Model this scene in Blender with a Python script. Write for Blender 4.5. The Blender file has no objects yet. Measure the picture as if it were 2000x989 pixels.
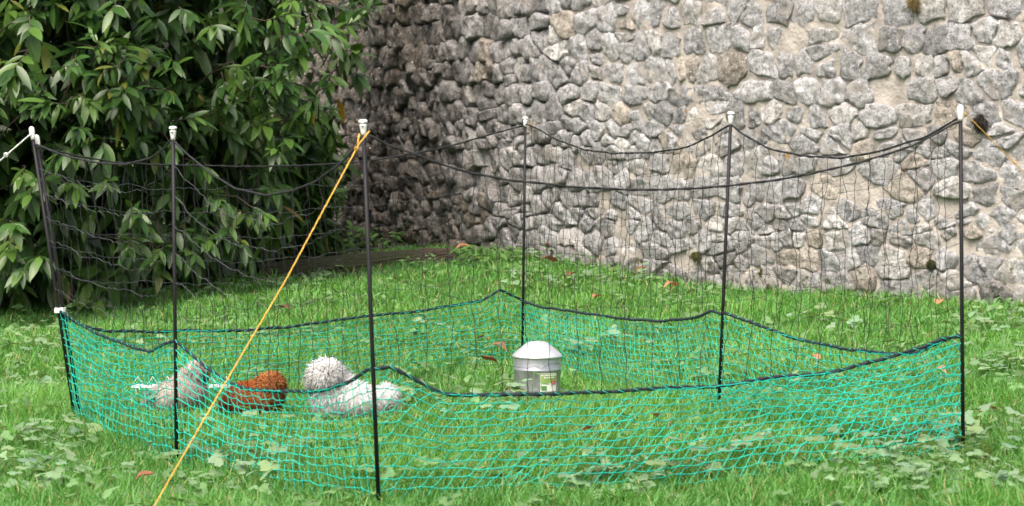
import bpy, bmesh, math, random
import numpy as np
from mathutils import Vector, Matrix, noise
random.seed(7); rng = np.random.default_rng(7)
R = math.radians
scene = bpy.context.scene
COL = scene.collection

# ------------------------------------------------------------------ camera
F = 4660.0; CW, CH = 2000.0, 989.0; HOR = 220.0; CAMZ = 1.15
PITCH = math.atan((CH/2-HOR)/F)
cam_d = bpy.data.cameras.new('camera'); cam = bpy.data.objects.new('camera', cam_d); COL.objects.link(cam)
cam.location = (0, 0, CAMZ); cam.rotation_euler = (R(90)-PITCH, 0, 0)
cam_d.sensor_width = 36; cam_d.lens = 36*F/CW; cam_d.clip_end = 600
cam_d.dof.use_dof = True; cam_d.dof.focus_distance = 10.2; cam_d.dof.aperture_fstop = 7.5
scene.camera = cam
scene.render.resolution_x = 1024; scene.render.resolution_y = 506
# ------------------------------------------------------------------ sky, sun, exposure
SUN = Vector((-0.20, -0.46, 0.86)).normalized()
w = bpy.data.worlds.new('World'); scene.world = w; w.use_nodes = True
wn = w.node_tree.nodes; wl = w.node_tree.links
bg = wn['Background']; sky = wn.new('ShaderNodeTexSky'); sky.sky_type = 'NISHITA'; sky.sun_disc = False
sky.sun_elevation = math.asin(SUN.z); sky.sun_rotation = math.atan2(SUN.x, SUN.y)
sky.air_density = .6; sky.dust_density = 8.0; sky.ozone_density = 0.0
wl.new(sky.outputs[0], bg.inputs[0]); bg.inputs[1].default_value = 0.15
sd = bpy.data.lights.new('sun', 'SUN'); sd.energy = 1.3; sd.angle = R(50); sd.color = (1, .965, .91)
so = bpy.data.objects.new('sun', sd); COL.objects.link(so); so.rotation_euler = (-SUN).to_track_quat('-Z', 'Y').to_euler()
so.location = (4, -6, 12)
vs = scene.view_settings
scene.display_settings.display_device = 'sRGB'
vs.view_transform = 'Standard'; vs.look = 'None'; vs.exposure = 1.05; vs.gamma = 1; vs.use_curve_mapping = False

# ------------------------------------------------------------------ measuring helpers
FWD = np.array([0, math.cos(PITCH), -math.sin(PITCH)]); UP = np.array([0, math.sin(PITCH), math.cos(PITCH)]); RT = np.array([1., 0, 0])
CAM = np.array([0, 0, CAMZ])
def ray(px, py): return FWD + (px-CW/2)/F*RT - (py-CH/2)/F*UP
def project(P):
    P = np.asarray(P, float) - CAM
    d = P@FWD
    return CW/2+F*(P@RT)/d, CH/2-F*(P@UP)/d
def ground_z(x, y):
    b = 0.16*np.exp(-((x-0.0)**2+(y-16.6)**2)/(2*1.6**2))
    und = 0.012*np.sin(x*2.1+.7)*np.sin(y*1.7)+0.008*np.sin(x*5.3+y*3.9)
    return 0.026*np.clip(x, -8, 8) + b + und
def at_ground(px, py):
    r = ray(px, py); s = 8.0
    for _ in range(30):
        p = CAM + r*s; gz = float(ground_z(p[0], p[1])); s = s + (gz-p[2])/r[2]*0.8
    p = CAM+r*s; p[2] = float(ground_z(p[0], p[1])); return p
def at_depth(px, py, y):
    r = ray(px, py); return CAM + r*(y/r[1])

# ------------------------------------------------------------------ mesh + object helpers
def np_mesh(name, verts, loops, totals, smooth=True, tint=None):
    me = bpy.data.meshes.new(name)
    verts = np.asarray(verts, np.float32); loops = np.asarray(loops, np.int32); totals = np.asarray(totals, np.int32)
    me.vertices.add(len(verts)); me.vertices.foreach_set('co', verts.ravel())
    me.loops.add(len(loops)); me.loops.foreach_set('vertex_index', loops)
    me.polygons.add(len(totals))
    starts = np.concatenate([[0], np.cumsum(totals)[:-1]]).astype(np.int32)
    me.polygons.foreach_set('loop_start', starts); me.polygons.foreach_set('loop_total', totals)
    me.polygons.foreach_set('use_smooth', np.full(len(totals), smooth))
    if tint is not None:
        a = me.color_attributes.new('tint', 'FLOAT_COLOR', 'POINT'); t = np.asarray(tint, np.float32)
        a.data.foreach_set('color', np.concatenate([t, np.ones((len(t), 1), np.float32)], 1).ravel())
    me.update(calc_edges=True); me.validate()
    return me
def link(name, me, mat=None, parent=None, kind=None):
    o = bpy.data.objects.new(name, me); COL.objects.link(o)
    if mat is not None and len(me.materials) == 0: me.materials.append(mat)
    if parent is not None: o.parent = parent
    if kind: o['kind'] = kind
    return o
def tag(o, label, cat=None, group=None, kind=None):
    o['label'] = label
    if cat: o['category'] = cat
    if group: o['group'] = group
    if kind: o['kind'] = kind
    return o
def empty(name, loc=(0, 0, 0)):
    o = bpy.data.objects.new(name, None); COL.objects.link(o); o.location = loc; o.empty_display_size = .05
    return o
class MB:
    def __init__(s): s.v = []; s.l = []; s.t = []; s.tint = []
    def face(s, *ids): s.l += ids; s.t.append(len(ids))
    def tube(s, pts, r, sides=4, caps=True):
        pts = [Vector(p) for p in pts]; n = len(pts); base = len(s.v)
        rr = r if hasattr(r, '__len__') else [r]*n
        for i, p in enumerate(pts):
            t = (pts[min(i+1, n-1)]-pts[max(i-1, 0)])
            if t.length < 1e-9: t = Vector((0, 0, 1))
            t.normalize(); ref = Vector((0, 0, 1)) if abs(t.z) < .9 else Vector((1, 0, 0))
            a = t.cross(ref).normalized(); b = t.cross(a)
            for k in range(sides):
                th = 2*math.pi*k/sides; s.v.append(tuple(p+(a*math.cos(th)+b*math.sin(th))*rr[i]))
        for i in range(n-1):
            for k in range(sides):
                k2 = (k+1) % sides
                s.face(base+i*sides+k, base+i*sides+k2, base+(i+1)*sides+k2, base+(i+1)*sides+k)
        if caps:
            s.face(*[base+k for k in range(sides)][::-1]); s.face(*[base+(n-1)*sides+k for k in range(sides)])
    def octa(s, p, r):
        b = len(s.v); p = Vector(p)
        for d in ((1,0,0),(-1,0,0),(0,1,0),(0,-1,0),(0,0,1),(0,0,-1)): s.v.append(tuple(p+Vector(d)*r))
        for f in ((0,2,4),(2,1,4),(1,3,4),(3,0,4),(2,0,5),(1,2,5),(3,1,5),(0,3,5)): s.face(*[b+i for i in f])
    def lathe(s, prof, seg=32, cap_top=True, cap_bot=True, cen=(0, 0)):
        b = len(s.v); n = len(prof)
        for (r, z) in prof:
            for k in range(seg):
                th = 2*math.pi*k/seg; s.v.append((cen[0]+r*math.cos(th), cen[1]+r*math.sin(th), z))
        for i in range(n-1):
            for k in range(seg):
                k2 = (k+1) % seg; s.face(b+i*seg+k, b+i*seg+k2, b+(i+1)*seg+k2, b+(i+1)*seg+k)
        if cap_bot: s.face(*[b+k for k in range(seg)][::-1])
        if cap_top: s.face(*[b+(n-1)*seg+k for k in range(seg)])
    def box(s, c, h, rot=None):
        b = len(s.v)
        for sx in (-1, 1):
            for sy in (-1, 1):
                for sz in (-1, 1):
                    d = Vector((sx*h[0], sy*h[1], sz*h[2]))
                    if rot: d = rot@d
                    s.v.append(tuple(Vector(c)+d))
        for f in ((0,1,3,2),(4,6,7,5),(0,4,5,1),(2,3,7,6),(0,2,6,4),(1,5,7,3)): s.face(*[b+i for i in f])
    def build(s, name, mat, parent=None, smooth=True, kind=None):
        me = np_mesh(name, s.v, s.l, s.t, smooth, s.tint if s.tint else None)
        return link(name, me, mat, parent, kind)
def instance_mesh(name, tv, tf, M, T, tint=None, smooth=True):
    tv = np.asarray(tv, np.float32); n = len(M); nv = len(tv)
    V = (np.einsum('nij,vj->nvi', M, tv) + T[:, None, :]).reshape(-1, 3)
    tl = np.concatenate([np.asarray(f) for f in tf]); tt = np.array([len(f) for f in tf])
    L = (tl[None, :] + (np.arange(n)*nv)[:, None]).ravel(); TT = np.tile(tt, n)
    tc = None if tint is None else np.repeat(np.asarray(tint, np.float32), nv, axis=0)
    return np_mesh(name, V, L, TT, smooth, tc)

# ------------------------------------------------------------------ materials
def mat(name):
    m = bpy.data.materials.new(name); m.use_nodes = True
    nt = m.node_tree; return m, nt, nt.nodes['Principled BSDF'], nt.nodes['Material Output']
def plain(name, col, rough=.6, metal=0, noise_scale=None, amount=.25, bump=0, bscale=80, spec=.5):
    m, nt, b, out = mat(name); b.inputs['Roughness'].default_value = rough; b.inputs['Metallic'].default_value = metal
    b.inputs['Specular IOR Level'].default_value = spec
    tc = nt.nodes.new('ShaderNodeTexCoord'); nz = nt.nodes.new('ShaderNodeTexNoise'); nz.inputs['Scale'].default_value = noise_scale or 30; nz.inputs['Detail'].default_value = 5
    nt.links.new(tc.outputs['Object'], nz.inputs['Vector'])
    rp = nt.nodes.new('ShaderNodeValToRGB'); e = rp.color_ramp.elements
    e[0].position = .3; e[1].position = .7
    e[0].color = tuple(c*(1-amount) for c in col)+(1,); e[1].color = tuple(min(1, c*(1+amount)) for c in col)+(1,)
    nt.links.new(nz.outputs[0], rp.inputs[0]); nt.links.new(rp.outputs[0], b.inputs['Base Color'])
    if bump:
        n2 = nt.nodes.new('ShaderNodeTexNoise'); n2.inputs['Scale'].default_value = bscale; n2.inputs['Detail'].default_value = 6
        nt.links.new(tc.outputs['Object'], n2.inputs['Vector'])
        bp = nt.nodes.new('ShaderNodeBump'); bp.inputs['Strength'].default_value = bump; bp.inputs['Distance'].default_value = .01
        nt.links.new(n2.outputs[0], bp.inputs['Height']); nt.links.new(bp.outputs[0], b.inputs['Normal'])
    return m
def leafy(name, rough=.4, trans=.3, spec=.5, tcol=(1.3, 1.5, .6), veins=0):
    m, nt, b, out = mat(name); at = nt.nodes.new('ShaderNodeAttribute'); at.attribute_name = 'tint'
    b.inputs['Roughness'].default_value = rough; b.inputs['Specular IOR Level'].default_value = spec
    tc = nt.nodes.new('ShaderNodeTexCoord'); nz = nt.nodes.new('ShaderNodeTexNoise'); nz.inputs['Scale'].default_value = 35; nz.inputs['Detail'].default_value = 3
    nt.links.new(tc.outputs['Object'], nz.inputs['Vector'])
    mr = nt.nodes.new('ShaderNodeMapRange'); mr.inputs['To Min'].default_value = .75; mr.inputs['To Max'].default_value = 1.25
    nt.links.new(nz.outputs[0], mr.inputs[0])
    mx = nt.nodes.new('ShaderNodeMix'); mx.data_type = 'RGBA'; mx.blend_type = 'MULTIPLY'; mx.inputs[0].default_value = 1
    nt.links.new(at.outputs['Color'], mx.inputs[6]); nt.links.new(mr.outputs[0], mx.inputs[7])
    nt.links.new(mx.outputs[2], b.inputs['Base Color'])
    tr = nt.nodes.new('ShaderNodeBsdfTranslucent')
    m2 = nt.nodes.new('ShaderNodeMix'); m2.data_type = 'RGBA'; m2.blend_type = 'MULTIPLY'; m2.inputs[0].default_value = 1
    m2.inputs[7].default_value = tcol+(1,); nt.links.new(mx.outputs[2], m2.inputs[6]); nt.links.new(m2.outputs[2], tr.inputs['Color'])
    ms = nt.nodes.new('ShaderNodeMixShader'); ms.inputs[0].default_value = trans
    nt.links.new(b.outputs[0], ms.inputs[1]); nt.links.new(tr.outputs[0], ms.inputs[2]); nt.links.new(ms.outputs[0], out.inputs[0])
    return m
def stone_mat():
    m, nt, b, out = mat('rubble_stone'); N = nt.nodes; L = nt.links
    b.inputs['Roughness'].default_value = .9; b.inputs['Specular IOR Level'].default_value = .2
    at = N.new('ShaderNodeAttribute'); at.attribute_name = 'tint'
    geo = N.new('ShaderNodeNewGeometry')
    def nz(scale, det, rough=.6):
        n = N.new('ShaderNodeTexNoise'); n.inputs['Scale'].default_value = scale; n.inputs['Detail'].default_value = det; n.inputs['Roughness'].default_value = rough
        L.new(geo.outputs['Position'], n.inputs['Vector']); return n
    def ramp(src, p0, p1, c0=(0,0,0,1), c1=(1,1,1,1)):
        r = N.new('ShaderNodeValToRGB'); r.color_ramp.elements[0].position = p0; r.color_ramp.elements[1].position = p1
        r.color_ramp.elements[0].color = c0; r.color_ramp.elements[1].color = c1; L.new(src, r.inputs[0]); return r
    def mix(fac, a, bcol, mode='MIX', f=1.0):
        x = N.new('ShaderNodeMix'); x.data_type = 'RGBA'; x.blend_type = mode
        if fac is None: x.inputs[0].default_value = f
        else: L.new(fac, x.inputs[0])
        if isinstance(a, tuple): x.inputs[6].default_value = a
        else: L.new(a, x.inputs[6])
        if isinstance(bcol, tuple): x.inputs[7].default_value = bcol
        else: L.new(bcol, x.inputs[7])
        return x.outputs[2]
    mott = ramp(nz(26, 8, .7).outputs[0], .32, .68, (.46,.46,.46,1), (1.32,1.32,1.32,1))
    c = mix(None, at.outputs['Color'], mott.outputs[0], 'MULTIPLY')
    dark = ramp(nz(9, 7, .75).outputs[0], .52, .64); c = mix(dark.outputs[0], c, mix(None, c, (.5,.49,.47,1), 'MULTIPLY'))
    fine = ramp(nz(70, 5, .7).outputs[0], .53, .61); c = mix(fine.outputs[0], c, mix(None, c, (.5,.5,.49,1), 'MULTIPLY'))
    white = ramp(nz(48, 4, .6).outputs[0], .60, .68); c = mix(white.outputs[0], c, (.72,.73,.72,1))
    och = ramp(nz(6.5, 5, .6).outputs[0], .69, .74); c = mix(och.outputs[0], c, (.42,.25,.09,1))
    sm = ramp(nz(5.5, 8, .72).outputs[0], .53, .60); smf = N.new('ShaderNodeMath'); smf.operation = 'MULTIPLY'; smf.inputs[1].default_value = .75; L.new(sm.outputs[0], smf.inputs[0])
    sep = N.new('ShaderNodeSeparateXYZ'); L.new(geo.outputs['Position'], sep.inputs[0])
    xr = N.new('ShaderNodeMapRange'); xr.inputs['From Min'].default_value = -.4; xr.inputs['From Max'].default_value = .8; L.new(sep.outputs[0], xr.inputs[0])
    sm2 = N.new('ShaderNodeMath'); sm2.operation = 'MULTIPLY'; L.new(smf.outputs[0], sm2.inputs[0]); L.new(xr.outputs[0], sm2.inputs[1])
    c = mix(sm2.outputs[0], c, (.42, .395, .36, 1))                  # mortar smeared over the pointed part
    mz = N.new('ShaderNodeMapRange'); mz.inputs['From Min'].default_value = .1; mz.inputs['From Max'].default_value = .75; mz.inputs['To Min'].default_value = .14; mz.inputs['To Max'].default_value = 0; L.new(sep.outputs[2], mz.inputs[0])
    ma = N.new('ShaderNodeMath'); L.new(nz(8, 6, .65).outputs[0], ma.inputs[0]); L.new(mz.outputs[0], ma.inputs[1])
    ms = ramp(ma.outputs[0], .70, .78); c = mix(ms.outputs[0], c, (.075, .085, .025, 1))   # moss
    L.new(c, b.inputs['Base Color'])
    bp = N.new('ShaderNodeBump'); bp.inputs['Strength'].default_value = 1; bp.inputs['Distance'].default_value = .03
    L.new(nz(52, 9, .78).outputs[0], bp.inputs['Height'])
    bp2 = N.new('ShaderNodeBump'); bp2.inputs['Strength'].default_value = .6; bp2.inputs['Distance'].default_value = .02
    vo = N.new('ShaderNodeTexVoronoi'); vo.inputs['Scale'].default_value = 22; L.new(geo.outputs['Position'], vo.inputs['Vector'])
    L.new(vo.outputs['Distance'], bp2.inputs['Height']); L.new(bp2.outputs[0], bp.inputs['Normal'])
    L.new(bp.outputs[0], b.inputs['Normal'])
    return m
M_stone = stone_mat()
M_mortar = plain('sandy_lime_mortar', (.375, .35, .315), .95, noise_scale=9, amount=.3, bump=1, bscale=48, spec=.15)
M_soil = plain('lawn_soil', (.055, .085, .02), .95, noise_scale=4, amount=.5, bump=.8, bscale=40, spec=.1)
M_grass = leafy('grass_blades', .5, .38, .35)
M_laurel = leafy('laurel_leaves', .37, .14, .46)
M_weed = leafy('weed_leaves', .6, .22, .3)
M_dead = leafy('dead_leaves', .7, .2, .2, (1.2, 1, .7))
M_bark = plain('laurel_bark', (.07, .055, .04), .9, noise_scale=20, bump=.6)
M_black = plain('black_plastic', (.009, .009, .010), .55, noise_scale=12, spec=.3)
M_blacktw = plain('black_twine', (.012, .013, .014), .8, noise_scale=60)
M_greytw = plain('grey_twine', (.07, .075, .085), .7, noise_scale=60)
M_darkrope = plain('dark_green_rope', (.010, .024, .028), .8, noise_scale=70, amount=.6, bump=.8, bscale=150)
M_green = plain('turquoise_netting', (.0, .45, .33), .5, noise_scale=8, amount=.2)
M_white = plain('white_plastic', (.8, .8, .78), .35, noise_scale=20, amount=.04)
M_orange = plain('orange_cord', (.68, .40, .07), .7, noise_scale=120, amount=.2, bump=.5, bscale=300)
M_cord = plain('white_cord', (.7, .72, .72), .7, noise_scale=120, amount=.1)
M_galv = plain('galvanised_steel', (.40, .42, .44), .33, metal=.6, noise_scale=45, amount=.12)
M_lid = plain('galvanised_lid', (.88, .89, .90), .46, metal=.85, noise_scale=45, amount=.05)
M_wire = plain('white_wire', (.75, .76, .78), .35, noise_scale=20, amount=.05)

# ------------------------------------------------------------------ ground
def build_ground():
    def axis(a, b, step, far):
        core = np.arange(a, b+step/2, step); out = [core[0]-d for d in (1, 3, 8, 20, 60, far)][::-1]; out2 = [core[-1]+d for d in (1, 3, 8, 20, 60, far)]
        return np.concatenate([out, core, out2])
    xs = axis(-7, 7, .14, 200); ys = axis(4, 26, .14, 250)
    X, Y = np.meshgrid(xs, ys, indexing='ij'); Z = ground_z(X, Y)
    V = np.stack([X, Y, Z], -1).reshape(-1, 3); ny = len(ys); q = []
    i, j = np.meshgrid(np.arange(len(xs)-1), np.arange(ny-1), indexing='ij'); a = (i*ny+j).ravel()
    L = np.stack([a, a+ny, a+ny+1, a+1], 1).ravel()
    o = link('ground', np_mesh('ground', V, L, np.full(len(a), 4)), M_soil, kind='structure')
    o['label'] = 'green lawn ground with dark soil under the grass'
build_ground()

# ------------------------------------------------------------------ stone wall
WP = [(6.2, 10.4), (4.4, 11.7), (2.8, 13.0), (1.52, 14.2), (.66, 15.3), (0, 16.4), (-.57, 17.8), (-1.03, 19.2), (-1.6, 21.3), (-2.4, 24.0), (-3.4, 27.0)]
def catmull(P, n=12):
    P = [np.array(p, float) for p in P]; P = [2*P[0]-P[1]]+P+[2*P[-1]-P[-2]]; out = []
    for i in range(1, len(P)-2):
        for k in range(n):
            t = k/n; a, b, c, d = P[i-1], P[i], P[i+1], P[i+2]
            out.append(.5*((2*b)+(-a+c)*t+(2*a-5*b+4*c-d)*t*t+(-a+3*b-3*c+d)*t**3))
    out.append(P[-2]); return np.array(out)
WC = catmull(WP); WS = np.concatenate([[0], np.cumsum(np.linalg.norm(np.diff(WC, axis=0), axis=1))]); WLEN = WS[-1]
def wall_xy(u):
    x = np.interp(u, WS, WC[:, 0]); y = np.interp(u, WS, WC[:, 1]); e = .15
    tx = np.interp(u+e, WS, WC[:, 0])-np.interp(u-e, WS, WC[:, 0]); ty = np.interp(u+e, WS, WC[:, 1])-np.interp(u-e, WS, WC[:, 1])
    l = np.hypot(tx, ty)+1e-9; tx, ty = tx/l, ty/l
    return x, y, -ty, tx          # position, normal (towards camera / left)
def wall_pt(u, v, d):
    x, y, nx, ny = wall_xy(u)
    return np.stack([x+nx*d, y+ny*d, v+0*x], -1)
_n = wall_xy(np.array([WLEN*.35])); NSGN = 1 if (_n[2][0]*(-_n[0][0])+_n[3][0]*(-_n[1][0])) > 0 else -1
def WPT(u, v, d): return wall_pt(np.asarray(u, float), np.asarray(v, float), np.asarray(d, float)*NSGN)
wall = empty('rubble_stone_wall', tuple(WPT(4.0, 0, 0))); WO = np.array(wall.location)
tag(wall, 'old curving grey rubble stone wall with sandy mortar behind the lawn', 'wall')
U_X = lambda u: float(np.interp(u, WS, WC[:, 0]))
def left_f(u):                      # 0 on the pointed right-hand part, 1 on the open-jointed left-hand part
    x = np.interp(u, WS, WC[:, 0]); return np.clip((0.75-x)/1.1, 0, 1)
def build_wall():
    H = 3.1
    us = np.arange(0, WLEN, .03); vsn = np.arange(-.3, H, .03)
    U, V = np.meshgrid(us, vsn, indexing='ij')
    D = np.zeros_like(U)
    for a in range(U.shape[0]):
        for b in range(U.shape[1]):
            u, v = U[a, b], V[a, b]
            D[a, b] = .018*noise.noise((u*3.1, v*3.1, 1.3))+.014*noise.noise((u*9, v*9, 4.2))+.012*noise.noise((u*21, v*21, 8.1))
    D += -.0005-.045*left_f(U)
    P = WPT(U.ravel(), V.ravel(), D.ravel()); n = len(vsn)
    i, j = np.meshgrid(np.arange(len(us)-1), np.arange(n-1), indexing='ij'); a = (i*n+j).ravel()
    L = np.stack([a, a+n, a+n+1, a+1], 1)
    nf = len(P); Pb = WPT(us, np.full(len(us), -.3), np.full(len(us), -.6)); Pt = WPT(us, np.full(len(us), vsn[-1]), np.full(len(us), -.6))
    k = np.arange(len(us)-1); top = k*n+n-1
    L2 = np.stack([top, top+n, nf+len(us)+k+1, nf+len(us)+k], 1); L3 = np.stack([nf+len(us)+k, nf+len(us)+k+1, nf+k+1, nf+k], 1)
    V3 = np.concatenate([P, Pb, Pt])-WO
    LL = np.concatenate([L, L2, L3])
    link('mortar', np_mesh('mortar', V3, LL.ravel(), np.full(len(LL), 4)), M_mortar, wall)
    # seeds, roughly coursed
    seeds = []; v = -.12
    while v < 2.75:
        h = random.choice([.07, .088, .105, .13, .165]); u = random.uniform(0, .2)
        while u < WLEN:
            wd = random.choice([.06, .08, .105, .14, .18, .23, .29, .36])*(.85+.3*random.random())
            wd = max(wd, h*.7); cu = u+wd/2; cv = v+h/2+random.uniform(-.03, .03)+.05*noise.noise((u*.7, v*2, 9))
            if wd > .15 and random.random() < .15:
                seeds += [(cu, cv-h*.28), (cu+.02, cv+h*.28)]
            else: seeds.append((cu, cv))
            u += wd
        v += h
    S = np.array(seeds); K = 1.4; Q = S*np.array([1, K])
    stones = []
    for i in range(len(S)):
        d2 = ((Q-Q[i])**2).sum(1); nb = np.argsort(d2)[1:19]
        poly = [(-.26, -.3), (.26, -.3), (.26, .3), (-.26, .3)]
        for j in nb:
            nx, ny = Q[j]-Q[i]; c = (nx*nx+ny*ny)/2; new = []
            for a in range(len(poly)):
                p, q = poly[a], poly[(a+1) % len(poly)]
                dp = p[0]*nx+p[1]*ny-c; dq = q[0]*nx+q[1]*ny-c
                if dp <= 0: new.append(p)
                if dp*dq < 0:
                    t = dp/(dp-dq); new.append((p[0]+(q[0]-p[0])*t, p[1]+(q[1]-p[1])*t))
            poly = new
            if len(poly) < 3: break
        if len(poly) < 3: continue
        P2 = np.array(poly)/np.array([1, K])+S[i]
        stones.append(P2)
    data = []
    for P2 in stones:
        c = P2.mean(0); lf = float(left_f(c[0])); r = random.random()
        if r < .015*(1-lf): continue
        A = .5*abs(np.dot(P2[:, 0], np.roll(P2[:, 1], 1))-np.dot(P2[:, 1], np.roll(P2[:, 0], 1)))
        if A < .0014: continue
        size = math.sqrt(A)
        gap = random.uniform(.0, .008)*(1-.6*lf); sc = 1-gap*2/size
        if random.random() < .15*(1-lf): sc *= random.uniform(.7, .94)
        # chaikin + resample
        pts = P2+rng.normal(0, .06*size, P2.shape)
        pts = c+(pts-c)*sc
        for _ in range(1):
            nx = np.roll(pts, -1, 0); pts = np.stack([pts*.88+nx*.12, pts*.12+nx*.88], 1).reshape(-1, 2)
        seg = np.linalg.norm(np.roll(pts, -1, 0)-pts, axis=1); cs = np.concatenate([[0], np.cumsum(seg)]); KN = 24
        tt = np.linspace(0, cs[-1], KN, endpoint=False); pc = np.vstack([pts, pts[:1]])
        ring = np.stack([np.interp(tt, cs, pc[:, 0]), np.interp(tt, cs, pc[:, 1])], 1)
        sd_ = random.uniform(0, 99)
        for q in range(KN):
            ring[q] = c+(ring[q]-c)*(1+.20*noise.noise((ring[q][0]*14, ring[q][1]*14, sd_))+.19*noise.noise((ring[q][0]*40, ring[q][1]*45, sd_)))
        prot = random.uniform(.012, .027)*(1-lf)+random.uniform(.02, .085)*lf; pl = [(random.gauss(0, .10), random.gauss(.03, .10), random.uniform(.0, .012)) for _ in range(4)]
        tu, tv = random.gauss(0, .03+.10*lf), random.gauss(.05, .07)
        V = []; base_d = -.05-.045*lf
        levels = ((1.06, None), (1.01, .25), (.965, .80), (.82, 1.0), (.58, 1.0), (.3, 1.0))
        for fr, dd in levels:
            for q in range(KN):
                p = c+(ring[q]-c)*fr
                if dd is None: d = base_d
                else:
                    d = prot*dd*(1+.28*noise.noise((p[0]*11, p[1]*11, sd_)))+(tu*(p[0]-c[0])+tv*(p[1]-c[1]))*(1 if dd > .4 else .4)
                    d += min(a_*(p[0]-c[0])+b_*(p[1]-c[1])+c_ for a_, b_, c_ in pl)*min(1, dd*1.1)*.75
                    d += .013*noise.noise((p[0]*28, p[1]*28, sd_))
                    d = max(d, prot*.35*dd) - .02*lf
                V.append((p[0], p[1], d))
        V.append((c[0], c[1], prot*(1.03+.2*noise.noise((c[0]*11, c[1]*11, sd_)))-.02*lf))
        V = np.array(V); W3 = WPT(V[:, 0], V[:, 1], V[:, 2])
        loops = []; tot = []
        for lv in range(len(levels)-1):
            for q in range(KN):
                q2 = (q+1) % KN; loops += [lv*KN+q, lv*KN+q2, (lv+1)*KN+q2, (lv+1)*KN+q]; tot.append(4)
        lv = len(levels)-1
        for q in range(KN): loops += [lv*KN+q, lv*KN+(q+1) % KN, len(V)-1]; tot.append(3)
        if NSGN < 0: pass
        # stone's own colour
        g = random.gauss(.61, .085); kind = random.random()
        col = np.array([g*.98, g*1.0, g*1.03])
        if kind < .06: col = np.array([g*.98, g*.90, g*.79])            # buff stones
        elif kind < .17: col = np.array([g*1.28, g*1.28, g*1.26])        # pale
        elif kind < .30: col *= .74                                      # dark lichen grey
        lf2 = min(1, max(0, (.35-U_X(c[0]))/1.3)); grime_shade = lf2*.8+.35*max(0, noise.noise((c[0]*.9, c[1]*.9, 3)))+(.22 if c[1] < .28 else 0)
        gm = min(.8, max(0, grime_shade)); col = col*(1-gm)+np.array([.15, .118, .076])*gm     # algae, plus shrub shade painted into the old open-jointed part
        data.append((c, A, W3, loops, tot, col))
    # which show largest in the photograph
    vis = []
    for i, (c, A, W3, *_r) in enumerate(data):
        px, py = project(W3); mx, my = px.mean(), py.mean()
        inside = 600 < mx < 2040 and -25 < my < 640
        vis.append((-( (px.max()-px.min())*(py.max()-py.min())) if inside else 0, i))
    vis.sort(); big = set(i for s_, i in vis[:300] if s_ < 0)
    rest_v, rest_l, rest_t, rest_c = [], [], [], []; off = 0
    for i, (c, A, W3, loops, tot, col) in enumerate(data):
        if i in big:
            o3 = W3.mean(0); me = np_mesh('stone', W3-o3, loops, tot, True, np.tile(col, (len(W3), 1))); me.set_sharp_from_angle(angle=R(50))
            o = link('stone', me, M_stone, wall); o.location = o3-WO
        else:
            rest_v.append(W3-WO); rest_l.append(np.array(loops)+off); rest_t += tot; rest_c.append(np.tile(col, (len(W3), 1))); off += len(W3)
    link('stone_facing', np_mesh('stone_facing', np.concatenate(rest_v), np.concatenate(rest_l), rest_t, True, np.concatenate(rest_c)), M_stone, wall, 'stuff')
    print('stones', len(data))
build_wall()

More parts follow.
